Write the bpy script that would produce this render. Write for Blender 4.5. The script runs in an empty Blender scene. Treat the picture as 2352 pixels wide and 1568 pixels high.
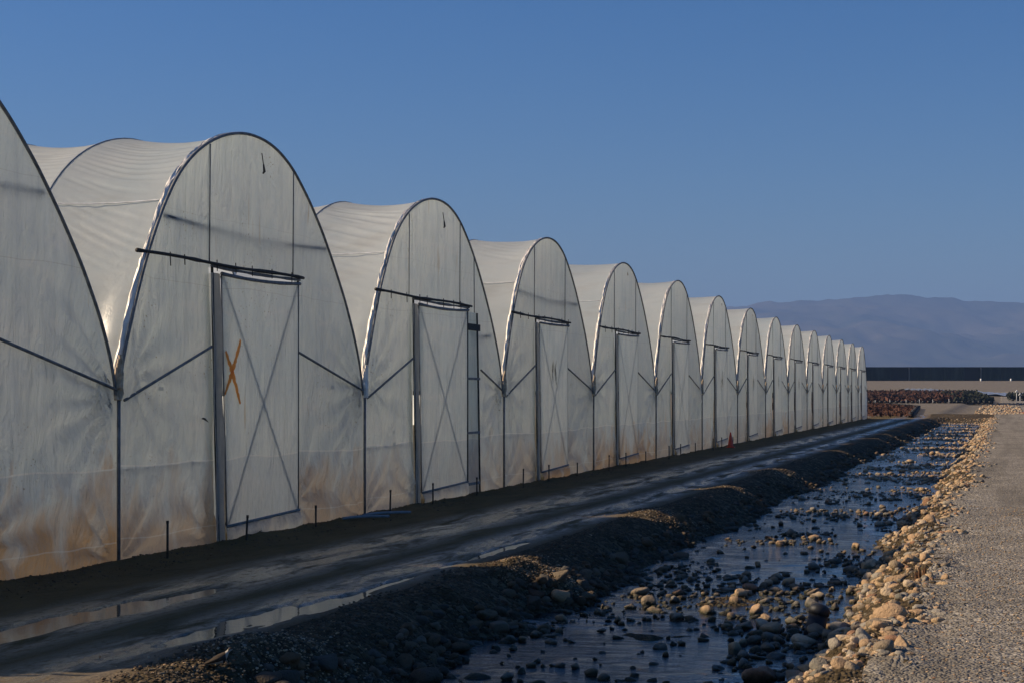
import bpy, math, random
import numpy as np
from mathutils import Vector, Matrix
R=math.radians
rng=np.random.default_rng(7); random.seed(7)
sc=bpy.context.scene; C=sc.collection
# ------------------------------------------------------------------ camera
H=2.3                                   # eye height above the greenhouse footing
cam=bpy.data.objects.new('camera',bpy.data.cameras.new('camera')); C.objects.link(cam)
cam.location=(0,0,H); cam.rotation_euler=(R(90),0,0)
cam.data.sensor_width=36; cam.data.lens=36*4000/2352; cam.data.shift_y=121/2352
cam.data.clip_start=.1; cam.data.clip_end=40000
sc.camera=cam
# ------------------------------------------------------------------ sky, sun, exposure
SUN_EL=32.0; SUN_AZ=-84.5               # azimuth clockwise from +Y (view direction)
w=bpy.data.worlds.new('World'); sc.world=w; w.use_nodes=True
nt=w.node_tree; nt.nodes.clear()
sky=nt.nodes.new('ShaderNodeTexSky'); sky.sky_type='NISHITA'; sky.sun_disc=False
sky.sun_elevation=R(SUN_EL); sky.sun_rotation=R(SUN_AZ); sky.altitude=0; sky.air_density=1.0; sky.dust_density=1.0; sky.ozone_density=6.0
bg=nt.nodes.new('ShaderNodeBackground'); bg.inputs[1].default_value=.064
wo=nt.nodes.new('ShaderNodeOutputWorld'); hs=nt.nodes.new('ShaderNodeHueSaturation'); hs.inputs['Saturation'].default_value=1.30; hs.inputs['Hue'].default_value=.508; nt.links.new(sky.outputs[0],hs.inputs['Color']); nt.links.new(hs.outputs[0],bg.inputs[0]); nt.links.new(bg.outputs[0],wo.inputs[0])
sd=bpy.data.lights.new('sun','SUN'); sd.energy=5.0; sd.angle=R(.6); sd.color=(1,.80,.57)
sun=bpy.data.objects.new('sun',sd); C.objects.link(sun)
az,el=R(SUN_AZ),R(SUN_EL)
to=Vector((math.sin(az)*math.cos(el),math.cos(az)*math.cos(el),math.sin(el)))
sun.rotation_euler=to.to_track_quat('Z','Y').to_euler(); sun.location=(-30,20,30)
sc.view_settings.view_transform='Standard'; sc.view_settings.look='None'; sc.view_settings.exposure=.46; sc.view_settings.gamma=1
sc.render.engine='CYCLES'; sc.cycles.use_denoising=True
sc.cycles.max_bounces=8; sc.cycles.diffuse_bounces=4; sc.cycles.transmission_bounces=6; sc.cycles.volume_bounces=0
# ------------------------------------------------------------------ frame of the row of greenhouses
TH=math.atan((2312-1176)/4000); ST,CT=math.sin(TH),math.cos(TH)
Z0=4000*H/388; X0=(267.3-1176)/388*H
W=Z0/(2.6097*CT)                        # width of one bay
ROT=R(90)-TH                            # local x runs along the row, local y goes into the houses, -y is the road side
def place(o,u=0.,y=0.,z=0.):
    o.location=(X0+ST*u-CT*y, Z0+CT*u+ST*y, z); o.rotation_euler=(0,0,ROT)
def to_un(X,Y):
    return (X-X0)*ST+(Y-Z0)*CT, (X-X0)*CT-(Y-Z0)*ST
def un_w(u,n): return X0+ST*u+CT*n, Z0+CT*u-ST*n
def G(px,py,z=0.):                      # ground point seen at a point of the photograph (2352 wide)
    Z=4000*(H-z)/(py-905); return (px-1176)/4000*Z, Z
# ------------------------------------------------------------------ noise
def hsh(i,j,s):
    x=(i*374761393+j*668265263+s*2147483647)&0xffffffff
    x=((x^(x>>13))*1274126177)&0xffffffff
    return ((x^(x>>16))&0xffff)/65535.
def vn(x,y,s=0):
    x=np.asarray(x,float); y=np.asarray(y,float); x,y=np.broadcast_arrays(x,y)
    i=np.floor(x).astype(np.int64); j=np.floor(y).astype(np.int64); a=x-i; b=y-j
    a=a*a*(3-2*a); b=b*b*(3-2*b)
    return ((hsh(i,j,s)*(1-a)+hsh(i+1,j,s)*a)*(1-b)+(hsh(i,j+1,s)*(1-a)+hsh(i+1,j+1,s)*a)*b)*2-1
def fbm(x,y,s=0,o=4):
    v=0;a=1.;t=0.
    for k in range(o): v=v+a*vn(np.asarray(x)*2**k+k*7.3,np.asarray(y)*2**k+k*3.1,s+k); t+=a; a*=.5
    return v/t
def sm(a,b,x):
    t=np.clip((np.asarray(x,float)-a)/(b-a),0,1); return t*t*(3-2*t)
# ------------------------------------------------------------------ object helpers
def tag(o,label=None,cat=None,group=None,kind=None):
    if label: o['label']=label
    if cat: o['category']=cat
    if group: o['group']=group
    if kind: o['kind']=kind
    return o
def empty(name,label,cat,group=None):
    o=bpy.data.objects.new(name,None); C.objects.link(o); o.empty_display_size=.3
    return tag(o,label,cat,group)
def mesh(name,V,F,mat,smooth=True,mi=None):
    me=bpy.data.meshes.new(name)
    V=np.asarray(V,np.float32)
    if isinstance(F,np.ndarray): counts=np.full(len(F),F.shape[1],np.int32); idx=F.ravel().astype(np.int32)
    else:
        counts=np.array([len(f) for f in F],np.int32); idx=np.concatenate([np.asarray(f,np.int32) for f in F])
    me.vertices.add(len(V)); me.vertices.foreach_set('co',V.ravel())
    me.loops.add(len(idx)); me.loops.foreach_set('vertex_index',idx)
    me.polygons.add(len(counts)); st=np.concatenate([[0],np.cumsum(counts)[:-1]]).astype(np.int32)
    me.polygons.foreach_set('loop_start',st); me.polygons.foreach_set('loop_total',counts)
    me.polygons.foreach_set('use_smooth',np.full(len(counts),smooth))
    for m in (mat if isinstance(mat,(list,tuple)) else [mat]): me.materials.append(m)
    if mi is not None: me.polygons.foreach_set('material_index',np.asarray(mi,np.int32))
    me.update(calc_edges=True); me.validate()
    return me
def obj(name,V,F,mat,parent=None,smooth=True,mi=None):
    o=bpy.data.objects.new(name,mesh(name,V,F,mat,smooth,mi)); C.objects.link(o)
    if parent: o.parent=parent
    return o
class MB:
    def __init__(s): s.V=[];s.F=[];s.n=0
    def add(s,V,F):
        V=np.asarray(V,float); s.V.append(V)
        s.F+= [tuple(int(i)+s.n for i in f) for f in F]; s.n+=len(V); return s
    def box(s,x0,x1,y0,y1,z0,z1):
        V=[(x,y,z) for z in(z0,z1) for y in(y0,y1) for x in(x0,x1)]
        return s.add(V,[(0,2,3,1),(4,5,7,6),(0,1,5,4),(2,6,7,3),(0,4,6,2),(1,3,7,5)])
    def tube(s,P,r,k=8,cap=True):
        P=[Vector(p) for p in P]; n=len(P); rr=r if hasattr(r,'__len__') else [r]*n
        V=[];F=[]; prev=None
        for i,p in enumerate(P):
            d=(P[min(i+1,n-1)]-P[max(i-1,0)]).normalized()
            if prev is None: a=d.orthogonal().normalized()
            else:
                a=prev-d*prev.dot(d); a=a.normalized() if a.length>1e-6 else d.orthogonal().normalized()
            prev=a; b=d.cross(a)
            for q in range(k):
                t=2*math.pi*q/k; V.append(p+(a*math.cos(t)+b*math.sin(t))*rr[i])
        for i in range(n-1):
            for q in range(k): F.append((i*k+q,i*k+(q+1)%k,(i+1)*k+(q+1)%k,(i+1)*k+q))
        if cap: F.append(tuple(range(k))[::-1]); F.append(tuple((n-1)*k+q for q in range(k)))
        return s.add([tuple(v) for v in V],F)
    def grid(s,V,a,b):                  # a rows of b vertices
        return s.add(V,[(i*b+j,i*b+j+1,(i+1)*b+j+1,(i+1)*b+j) for i in range(a-1) for j in range(b-1)])
    def build(s,name,mat,parent=None,smooth=True):
        return obj(name,np.concatenate(s.V),s.F,mat,parent,smooth)
def gridF(a,b):
    i,j=np.meshgrid(np.arange(a-1),np.arange(b-1),indexing='ij'); v=(i*b+j).ravel()
    return np.stack([v,v+1,v+b+1,v+b],1)
# ------------------------------------------------------------------ materials
class NT:
    def __init__(s,name):
        s.m=bpy.data.materials.new(name); s.m.use_nodes=True; s.t=s.m.node_tree; s.t.nodes.clear()
        s.out=s.n('ShaderNodeOutputMaterial')
    def n(s,ty,ins=None,**kw):
        nd=s.t.nodes.new(ty)
        for k,v in kw.items(): setattr(nd,k,v)
        for k,v in (ins or {}).items():
            sk=nd.inputs[k]
            if isinstance(v,bpy.types.NodeSocket): s.t.links.new(v,sk)
            elif isinstance(v,bpy.types.Node): s.t.links.new(v.outputs[0],sk)
            else: sk.default_value=v
        return nd
    def math(s,op,a,b=0.,c=False): return s.n('ShaderNodeMath',{0:a,1:b},operation=op,use_clamp=c).outputs[0]
    def noise(s,vec,scale,detail=4,rough=.55,dist=0.): return s.n('ShaderNodeTexNoise',{'Vector':vec,'Scale':scale,'Detail':detail,'Roughness':rough,'Distortion':dist}).outputs[0]
    def ramp(s,f,a,b,lo=0.,hi=1.): return s.n('ShaderNodeMapRange',{0:f,1:a,2:b,3:lo,4:hi}).outputs[0]
    def mix(s,f,a,b,bt='MIX'):
        nd=s.t.nodes.new('ShaderNodeMix'); nd.data_type='RGBA'; nd.blend_type=bt
        for k,v in ((0,f),(6,a),(7,b)):
            if isinstance(v,bpy.types.NodeSocket): s.t.links.new(v,nd.inputs[k])
            else: nd.inputs[k].default_value=v if k==0 else (tuple(v)+(1,) if len(v)==3 else v)
        return nd.outputs[2]
    def obc(s): return s.n('ShaderNodeTexCoord').outputs['Object']
    def map(s,vec,sc_=(1,1,1),loc=(0,0,0),rot=(0,0,0)): return s.n('ShaderNodeMapping',{0:vec,1:loc,2:rot,3:sc_}).outputs[0]
    def bump(s,h,d,st=1.,nrm=None):
        i={'Height':h,'Distance':d,'Strength':st}
        if nrm is not None: i['Normal']=nrm
        return s.n('ShaderNodeBump',i).outputs[0]
    def bsdf(s,col,rough=.8,nrm=None,spec=.3,metal=0.,**kw):
        i={'Base Color':col if isinstance(col,bpy.types.NodeSocket) else tuple(col)+(1,),'Roughness':rough,'Metallic':metal,'Specular IOR Level':spec}
        if nrm is not None: i['Normal']=nrm
        i.update(kw); return s.n('ShaderNodeBsdfPrincipled',i)
    def done(s,sh): s.t.links.new(sh.outputs[0],s.out.inputs[0]); return s.m
def plain(name,col,rough=.6,metal=0.,spec=.3,var=.25,vs=8.,bump=.0):
    t=NT(name); o=t.obc(); nz=t.noise(o,vs,4)
    c=t.mix(t.ramp(nz,.3,.7),[x*(1-var) for x in col],[min(1,x*(1+var)) for x in col])
    nr=t.bump(nz,bump) if bump else None
    return t.done(t.bsdf(c,rough,nr,spec,metal))

def film_mat(name,front):
    t=NT(name); o=t.obc(); sep=t.n('ShaderNodeSeparateXYZ',{0:o}); x,y,z=sep.outputs
    info=t.n('ShaderNodeObjectInfo'); rnd=info.outputs['Random']
    off=t.n('ShaderNodeCombineXYZ',{0:t.math('MULTIPLY',rnd,37.),1:t.math('MULTIPLY',rnd,11.),2:0.}).outputs[0]
    p=t.n('ShaderNodeVectorMath',{0:o,1:off},operation='ADD').outputs[0]
    n1=t.noise(t.map(p,(.5,.5,.9)),1.0,5,.6)
    base=t.mix(t.ramp(n1,.3,.72),(.77,.845,.84),(.92,.94,.89))
    if front:
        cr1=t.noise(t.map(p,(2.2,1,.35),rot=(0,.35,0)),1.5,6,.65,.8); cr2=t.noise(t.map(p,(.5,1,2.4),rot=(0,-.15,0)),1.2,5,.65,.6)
        base=t.mix(t.ramp(cr1,.44,.70,0,.42),base,(.50,.56,.62)); base=t.mix(t.ramp(cr2,.52,.72,0,.5),base,(.93,.92,.88))  # fold shading painted into the film colour as dark and pale streaks
        cs=t.n('ShaderNodeSeparateColor',{0:info.outputs['Color']}); amt=cs.outputs[0]
        # mud splashed and soaked up from the ground
        n2=t.noise(t.map(p,(1.1,1.,.55)),1.3,5,.6)
        hh=t.math('ADD',z,t.math('MULTIPLY',t.math('SUBTRACT',n2,.5),-3.2))
        m=t.math('MULTIPLY',t.ramp(hh,1.2,.2),amt,True)
        base=t.mix(m,base,(.66,.34,.08))
        fine=t.noise(t.map(p,(6,6,1.6)),4.,5,.7)
        low=t.math('MULTIPLY',t.ramp(z,2.2,.4),t.ramp(fine,.45,.75),True)
        base=t.mix(t.math('MULTIPLY',low,.45),base,(.30,.31,.31))
        base=t.mix(cs.outputs[1],base,(.40,.42,.42))
        # scattered speckles of dirt
        sp=t.noise(p,26.,2,.5); pt=t.noise(p,.9,2,.5)
        base=t.mix(t.math('MULTIPLY',t.ramp(sp,.66,.72),t.ramp(pt,.54,.64),True),base,(.34,.28,.18))
        # rusty drips
        dr=t.noise(t.map(p,(5,5,.55)),1.6,3,.5); dp=t.noise(p,.7,1,.5)
        base=t.mix(t.math('MULTIPLY',t.ramp(dr,.66,.78),t.ramp(dp,.5,.66,0,.5),True),base,(.50,.33,.14))
        sn=t.math('MULTIPLY',t.math('SUBTRACT',t.noise(t.map(p,(.5,.5,.1)),.9,3,.5),.5),.22)
        for zc,wd,am in ((1.30,.016,.75),(3.95,.006,.4),(5.0,.005,.3),(.30,.012,.4)):
            ln_=t.ramp(t.math('ABSOLUTE',t.math('SUBTRACT',t.math('ADD',z,sn),zc)),wd,wd*.4,0,am)
            base=t.mix(ln_,base,(.93,.92,.88) if zc<2 else (.45,.44,.40))
        base=t.mix(t.ramp(t.math('ADD',z,sn),1.31,1.28,0,.28),base,(.50,.54,.60))
        wr=t.noise(t.map(p,(1.4,1,.5),rot=(0,.5,0)),2.4,6,.62,.6)
        w2=t.noise(t.map(p,(7,1,.8),rot=(0,-.25,0)),1.2,4,.6,.3)
        nr=t.bump(t.math('ADD',wr,t.math('MULTIPLY',w2,.5)),.16)
    else:
        wr=t.noise(t.map(p,(.35,1.4,1.6)),1.6,5,.6,.4)
        dust=t.noise(t.map(p,(.6,.15,.6)),3.,4,.6)
        base=t.mix(t.ramp(dust,.5,.85,0,.5),base,(.60,.55,.46))
        nr=t.bump(wr,.016)
    d=t.bsdf(base,.30,nr,.35); tr=t.n('ShaderNodeBsdfTranslucent',{0:base,'Normal':nr})
    mx=t.n('ShaderNodeMixShader',{0:.68 if front else .66,1:d.outputs[0],2:tr.outputs[0]})
    return t.done(mx)
M={}
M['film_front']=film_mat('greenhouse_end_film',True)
M['film_roof']=film_mat('greenhouse_roof_film',False)
M['lash']=plain('crumpled_film',(.86,.80,.70),.38,0,.4,.12,6)
M['knot']=plain('soiled_film',(.48,.37,.25),.6,0,.3,.4,14)
M['pipe']=plain('galvanised_pipe',(.19,.19,.185),.6,.1,.3,.35,9)
M['rust']=plain('rusty_steel',(.055,.05,.042),.75,.2,.3,.5,22,.004)
M['post']=plain('weathered_post',(.075,.073,.060),.75,0,.2,.4,12,.004)
def thin(name,col,f=.6):
    t=NT(name); o=t.obc(); nz=t.noise(o,6.,4); c=t.mix(t.ramp(nz,.3,.7),[x*.85 for x in col],col)
    d=t.bsdf(c,.5,None,.2); tr=t.n('ShaderNodeBsdfTranslucent',{0:c}); return t.done(t.n('ShaderNodeMixShader',{0:f,1:d.outputs[0],2:tr.outputs[0]}))
M['jamb']=thin('grey_jamb_film',(.50,.46,.40),.5)
M['orange']=thin('orange_spray_paint',(1.,.40,.10),.62)
M['patch']=thin('patch_film',(.75,.77,.72),.6)
M['gutter']=plain('gutter_metal',(.20,.22,.24),.5,.4,.4,.3,5)
M['cone']=plain('cone_orange',(.75,.09,.04),.5,0,.3,.2,9)
M['black']=plain('black_plastic',(.012,.013,.015),.55,0,.4,.3,14,.004)
M['wood']=plain('old_wood',(.10,.055,.03),.85,0,.1,.6,30,.01)
M['whitepipe']=plain('pale_pipe',(.17,.19,.21),.5,0,.4,.3,4)
M['pot']=plain('black_nursery_pot',(.012,.012,.012),.6)
M['netpost']=plain('grey_post',(.14,.15,.15),.7)
M['white']=plain('white_plastic',(.75,.75,.72),.5)
M['red']=plain('red_plastic',(.5,.10,.07),.6)
M['cover']=plain('blue_grey_sheet',(.16,.20,.28),.6,0,.3,.5,1.4)
M['stain']=plain('tan_stain',(.30,.20,.08),.9)
M['spot']=plain('dark_grime',(.10,.085,.06),.9)

def mud():
    t=NT('wet_mud_track'); o=t.obc(); y=t.n('ShaderNodeSeparateXYZ',{0:o}).outputs[1]
    n1=t.noise(t.map(o,(.35,1.1,1)),1.6,9,.68,.4); n2=t.noise(o,9.,6,.7); n3=t.noise(t.map(o,(.6,1.,1)),.8,5,.6)
    c=t.mix(t.ramp(n1,.35,.7),(.070,.050,.017),(.165,.112,.043)); c=t.mix(t.ramp(n2,.35,.75),c,(.125,.094,.048))
    c=t.mix(t.ramp(n3,.5,.7,0,.6),c,(.085,.070,.026))
    # wet wheel tracks: bands along the road
    def band(a,wd): return t.ramp(t.math('ABSOLUTE',t.math('ADD',y,a)),wd,wd*.25)
    b=t.math('MAXIMUM',band(2.5,1.0),t.math('MULTIPLY',band(4.15,.7),.95))
    st=t.noise(t.map(o,(.28,1.5,1)),1.5,7,.66,.5)
    wet=t.math('MULTIPLY',b,t.ramp(st,.35,.53),True)
    fine=t.noise(t.map(o,(1.,2,1)),6.,5,.65); wet=t.math('MULTIPLY',wet,t.ramp(fine,.24,.48),True)
    c=t.mix(t.math('MULTIPLY',wet,.75),c,(.15,.125,.085))
    drg=t.math('MULTIPLY',t.ramp(t.math('ADD',y,t.math('MULTIPLY',n3,1.2)),-3.8,-4.5),.85)
    vc=t.n('ShaderNodeSeparateColor',{0:t.n('ShaderNodeTexVoronoi',{'Vector':o,'Scale':34.}).outputs[1]}).outputs[0]
    c=t.mix(drg,c,t.mix(vc,(.055,.042,.028),(.20,.155,.11)))
    ro=t.ramp(wet,0,1,.88,.15)
    vor=t.n('ShaderNodeTexVoronoi',{'Vector':o,'Scale':30.}).outputs[0]
    hgt=t.math('ADD',t.math('MULTIPLY',n2,1.),t.math('MULTIPLY',vor,.35))
    nr=t.bump(hgt,.034,t.ramp(wet,0,1,1.,.16))
    return t.done(t.bsdf(c,ro,nr,t.ramp(wet,0,1,.12,.9)))
def gravel(name,c1,c2,c3,sc_=32.,bd=.02):
    t=NT(name); o=t.obc(); v=t.n('ShaderNodeTexVoronoi',{'Vector':o,'Scale':sc_}); v2=t.n('ShaderNodeTexVoronoi',{'Vector':o,'Scale':sc_*.45})
    r=t.n('ShaderNodeSeparateColor',{0:v.outputs[1]}).outputs[0]; r2=t.n('ShaderNodeSeparateColor',{0:v2.outputs[1]}).outputs[1]
    c=t.mix(r,c1,c2); c=t.mix(t.ramp(r2,.72,.95,0,.8),c,c3)
    big=t.noise(o,.5,5,.6); c=t.mix(t.ramp(big,.4,.7,0,.5),c,c1)
    if name=='gravel_road':
        tk=t.noise(t.map(o,(.05,1.2,1)),.9,5,.6); c=t.mix(t.ramp(tk,.48,.62,0,.6),c,(.13,.115,.09)); pa=t.noise(o,1.7,4,.6); c=t.mix(t.ramp(pa,.55,.75,0,.35),c,(.17,.14,.10))
    h=t.math('ADD',v.outputs[0],t.math('MULTIPLY',v2.outputs[0],1.2))
    nr=t.bump(t.math('MULTIPLY',h,-1.),bd)
    return t.done(t.bsdf(c,.9,nr,.15))
def stone(name='river_stone',dk=1.):
    t=NT(name); g=t.n('ShaderNodeNewGeometry'); o=t.obc(); info=t.n('ShaderNodeObjectInfo')
    r=t.math('FRACT',t.math('ADD',g.outputs['Random Per Island'],info.outputs['Random']))
    cr=t.n('ShaderNodeValToRGB',{0:r}); e=cr.color_ramp
    cols=[(0,(.38,.26,.15)),(.16,(.21,.17,.12)),(.32,(.44,.32,.19)),(.46,(.15,.15,.13)),(.60,(.40,.27,.16)),(.73,(.26,.25,.22)),(.85,(.52,.42,.30)),(.95,(.27,.14,.08))]
    e.interpolation='CONSTANT'
    while len(e.elements)<len(cols): e.elements.new(.5)
    for k,(p,c) in enumerate(cols): e.elements[k].position=p; e.elements[k].color=c+(1,)
    n=t.noise(g.outputs['Position'],11.,6,.65); c=t.mix(t.ramp(n,.3,.75,0,.3),cr.outputs[0],(.50,.39,.26))
    n2=t.noise(g.outputs['Position'],40.,4,.6); c=t.mix(t.ramp(n2,.55,.75,0,.35),c,(.14,.11,.08))
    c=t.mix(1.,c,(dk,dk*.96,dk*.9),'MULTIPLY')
    # wet and slimy close to the water line
    z=t.n('ShaderNodeSeparateXYZ',{0:g.outputs['Position']}).outputs[2]
    zz=t.math('ADD',z,t.math('MULTIPLY',t.math('SUBTRACT',n,.5),.12))
    wet=t.ramp(zz,-.355,-.43)
    c=t.mix(wet,c,(.030,.028,.012))
    nr=t.bump(t.math('ADD',n2,n),.022)
    return t.done(t.bsdf(c,t.ramp(wet,0,1,.85,.38),nr,.3))
def water():
    t=NT('stream_water'); o=t.obc()
    a=t.noise(t.map(o,(4.6,1.5,1),rot=(0,0,.28)),1.5,6,.62,.7); b=t.noise(o,.7,3,.5)
    s=t.ramp(b,.35,.65,.25,1.)
    a2=t.noise(t.map(o,(14.,5.,1),rot=(0,0,.2)),1.,4,.6,.4)
    nr=t.bump(t.math('ADD',t.math('MULTIPLY',a,s),t.math('MULTIPLY',a2,.22)),.035)
    c=t.mix(t.ramp(b,.4,.7),(.004,.007,.010),(.016,.016,.012))
    return t.done(t.bsdf(c,.06,nr,.5,**{'IOR':1.33}))
M['mud']=mud(); M['gravel']=gravel('gravel_road',(.11,.10,.082),(.34,.305,.25),(.46,.42,.35),32.,.024)
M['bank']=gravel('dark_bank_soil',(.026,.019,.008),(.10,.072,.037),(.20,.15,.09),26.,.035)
M['soil']=gravel('field_soil',(.12,.105,.08),(.19,.16,.12),(.24,.21,.16),3.,.03)
M['stone']=stone(); M['bankstone']=stone('shade_darkened_stone',.30); M['water']=water()  # bankstone is river stone with the bank's shade put into its colour
t=NT('puddle_water'); o=t.obc(); M['puddle']=t.done(t.bsdf((.09,.072,.045),.03,t.bump(t.noise(o,3.,3),.002),.5,**{'IOR':1.5}))
def leafm(name,a,b,c):
    t=NT(name); g=t.n('ShaderNodeNewGeometry'); r=g.outputs['Random Per Island']; col=t.mix(r,a,b)
    n=t.noise(g.outputs['Position'],.12,3,.6); col=t.mix(t.ramp(n,.45,.7),col,c)
    return t.done(t.bsdf(col,.8,None,.1))
M['redleaf']=leafm('rust_red_foliage',(.055,.030,.022),(.11,.050,.032),(.040,.026,.020))
M['darkleaf']=leafm('dark_green_foliage',(.016,.020,.014),(.045,.048,.028),(.02,.026,.026))

# ------------------------------------------------------------------ terrain height
mounds=[(560,1512,.09,.9),(650,1504,.08,.7),(1240,1304,.09,.8),(1310,1300,.08,.6),(1510,1184,.10,.9),(1700,1128,.10,1.0),(1780,1089,.10,1.0),(1880,1063,.10,1.2)]
MU=[to_un(*G(a,b))+(c,d) for a,b,c,d in mounds]
heap=to_un(*G(555,1236))
PUD=[to_un(*G(470,1457))+(1.1,.20),to_un(*G(570,1424))+(1.4,.22),to_un(*G(690,1402))+(1.7,.22),to_un(*G(760,1390))+(1.2,.16),to_un(*G(120,1432))+(2.4,.32),to_un(*G(330,1392))+(1.9,.22),to_un(*G(880,1345))+(1.6,.10),to_un(*G(1130,1270))+(2.4,.12)]
def crest(u): return 5.42+.42*fbm(u/1.7,0*u+3.3,11,4)
def redge(u): return 10.55+.34*fbm(u/2.6,0*u+9.1,12,3)
def base_z(u): return .0013*np.clip(u,0,150)
def far_z(Z): return np.interp(Z,[0,168,300,400,600,900,3000,12000],[0,0,.65,2.1,6.85,14,30,60])
def ground(u,n,det=1.):
    u=np.asarray(u,float); n=np.asarray(n,float)
    Z=Z0+CT*u-ST*n
    z=base_z(u)+far_z(Z)
    ditch=1-sm(138,143,u)+.7*sm(152,156,u)*(1-sm(250,300,u))*.35
    c=crest(u); r=redge(u)
    dep=.64*sm(0,1.5,n-c+.2)*sm(0,1.25,r-n)
    bars=.16*np.clip(fbm(u/1.9,n/1.2,21,3)*1.6,0,1)
    z=z-ditch*(dep-bars*sm(.3,1.,n-c)*sm(.3,1.,r-n))
    if det:
        near=np.exp(-np.clip(Z-20,0,1e9)/90)
        onroad=(1-sm(-.2,.2,n-c))*sm(.0,.25,n)
        z=z+det*onroad*(.014*fbm(u/2.2,n/.22,31,4)+.010*fbm(u/.35,n/.25,32,3)*(1-.5*sm(1.4,2,n)*(1-sm(4.6,5.,n))))*near+.012*onroad
        z=z+det*near*(sm(-.6,.4,n-c)*(1-sm(.2,1.0,n-r)))*(.07*fbm(u/.35,n/.3,33,3)+.11*fbm(u/.9,n/.6,34,3))
        z=z+.02*sm(-1.2,0,n-c)*(1-sm(0,.5,n-c))*(.6+.8*fbm(u/1.1,n/.9,35,2))*(u<140)
        for a,b,hh,ww in MU: z=z+hh*np.exp(-((u-a)/ww)**2-((n-b)/(.75*ww))**2)
        z=z+.16*np.exp(-((u-heap[0])/.45)**2-((n-heap[1])/.28)**2)*(1+.3*fbm(u/.1,n/.1,36,2))
        z=z+.05*np.exp(-((n-.12)/.18)**2)*(1+.8*fbm(u/.5,n/.2,37,3))*(u<135)*(u>-30)
        for a,b,lu,ln in PUD:
            q=((u-a)/lu)**2+((n-b)/ln)**2+.9*fbm(u/.5,n/.10,38,4); z=z-.036*(1-sm(.5,1.2,q))
    z=z+.28*np.exp(-((u-146.5)/2.2)**2)*sm(1,6,n)*(1+.15*fbm(u/1.5,n/1.5,39,2))
    return z
def geo(a,b,d0,grow):
    v=[a]; d=d0
    while v[-1]<b: v.append(v[-1]+d); d=d0+grow*(v[-1]-a)
    return np.array(v)
def sheet(name,us,ns,mat,dz,det=1.,fn=None):
    U,N=np.meshgrid(us,ns,indexing='ij'); Zz=ground(U,N,det)+dz if fn is None else fn(U,N)
    o=obj(name,np.stack([U.ravel(),-N.ravel(),Zz.ravel()],1),gridF(len(us),len(ns)),mat); place(o)
    tag(o,kind='structure'); return o
# one big sheet to the horizon (lowered a little under the ditch and the detailed strips)
us=np.concatenate([np.arange(-60,300,3.),geo(300,14000,8,.06)]); ns=np.concatenate([-geo(2,9000,2,.12)[::-1],np.arange(-1,14,.5),geo(14,9000,2,.12)])
sheet('ground',us,ns,M['soil'],0,0,lambda U,N: ground(U,N,0)-.05-.3*sm(4.5,5.5,N)*(1-sm(11,12,N))*(1-sm(290,300,U)))
us=geo(-13,160,.05,.0045)
sheet('dirt_road',us,np.arange(-.6,5.9,.045),M['mud'],.0)
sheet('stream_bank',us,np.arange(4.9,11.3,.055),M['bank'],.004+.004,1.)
# the gravel side
sheet('gravel_ground',geo(-13,420,.14,.006),np.concatenate([np.arange(10.35,13,.09),geo(13,150,.3,.03)]),M['gravel'],.0,1.,lambda U,N: ground(U,N,1.)+.012*fbm(U/.8,N/.8,41,4)+.02-.2*(1-sm(-.15,.1,N-redge(U))))
# water
def wz(U,N): return -.45+base_z(U)*1.0+0*N
sheet('stream_water',geo(-14,142,.045,.0045),np.arange(5.2,11.0,.055),M['water'],0,0,lambda U,N: wz(U,N)+(.020*fbm(U*3.0+.5*N,N*.9,71,3)+.009*fbm(U*7.5+.6*N,N*2.6,72,2))*(.25+1.1*sm(-.25,.35,fbm(U/2.2,N/1.6,73,2)))*np.exp(-np.clip(U,0,200)/60))
sheet('puddle_water',np.arange(-13,16,1.),np.arange(.9,5.0,.25),M['puddle'],0,0,lambda U,N: -.005+base_z(U))

# ------------------------------------------------------------------ greenhouses
ARCH=np.array([(.004,1.0),(.008,1.08),(.018,1.22),(.043,1.45),(.069,1.68),(.100,1.91),(.145,2.18),(.188,2.38),(.238,2.535),(.295,2.655),(.36,2.745),(.42,2.793),(.47,2.808),(.53,2.796),(.585,2.75),(.645,2.655),(.72,2.455),(.785,2.235),(.842,2.00),(.900,1.735),(.952,1.44),(.98,1.22),(.992,1.08),(.996,1.0)])
def cat(P,m):
    d=np.concatenate([[0],np.cumsum(np.hypot(*(np.diff(P,axis=0)*[4.1,1]).T))]); s=np.linspace(0,d[-1],m)
    # smooth interpolation through a small moving average
    a=np.stack([np.interp(np.linspace(0,d[-1],400),d,P[:,k]) for k in(0,1)],1)
    kk=np.hanning(31); kk/=kk.sum(); pad=np.concatenate([2*a[:1]-a[1:16][::-1],a,2*a[-1:]-a[-16:-1][::-1]])
    a=np.stack([np.convolve(pad[:,k],kk,'valid') for k in(0,1)],1)
    return np.stack([np.interp(s,np.linspace(0,d[-1],len(a)),a[:,k]) for k in(0,1)],1)
apexs={-1:2.81,0:2.808,1:2.795,2:2.785,3:2.792,4:2.80,5:2.77,6:2.735,7:2.72}
DEPTH=30.; HS=2.0
ordi=['first','second','third','fourth','fifth','sixth','seventh','eighth','ninth','tenth','eleventh','twelfth','thirteenth','fourteenth','fifteenth']
LB={-1:'nearest white plastic greenhouse, cut off by the left edge, tan band along its foot',
 0:'large white plastic greenhouse with an orange X sprayed on its door',
 1:'white plastic greenhouse with a ladder-like narrow frame beside its door',
 2:'white plastic greenhouse with a dark torn streak in the middle of its door',
 3:'white plastic greenhouse with an orange brown stained door foot, fifth from the left',
 5:'white plastic greenhouse beside the orange cone, seventh from the left',
 13:'farthest and smallest white plastic greenhouse at the right end of the row'}
def tubeP(P,r,name,mat,par,k=8): return MB().tube(P,r,k).build(name,mat,par)
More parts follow.
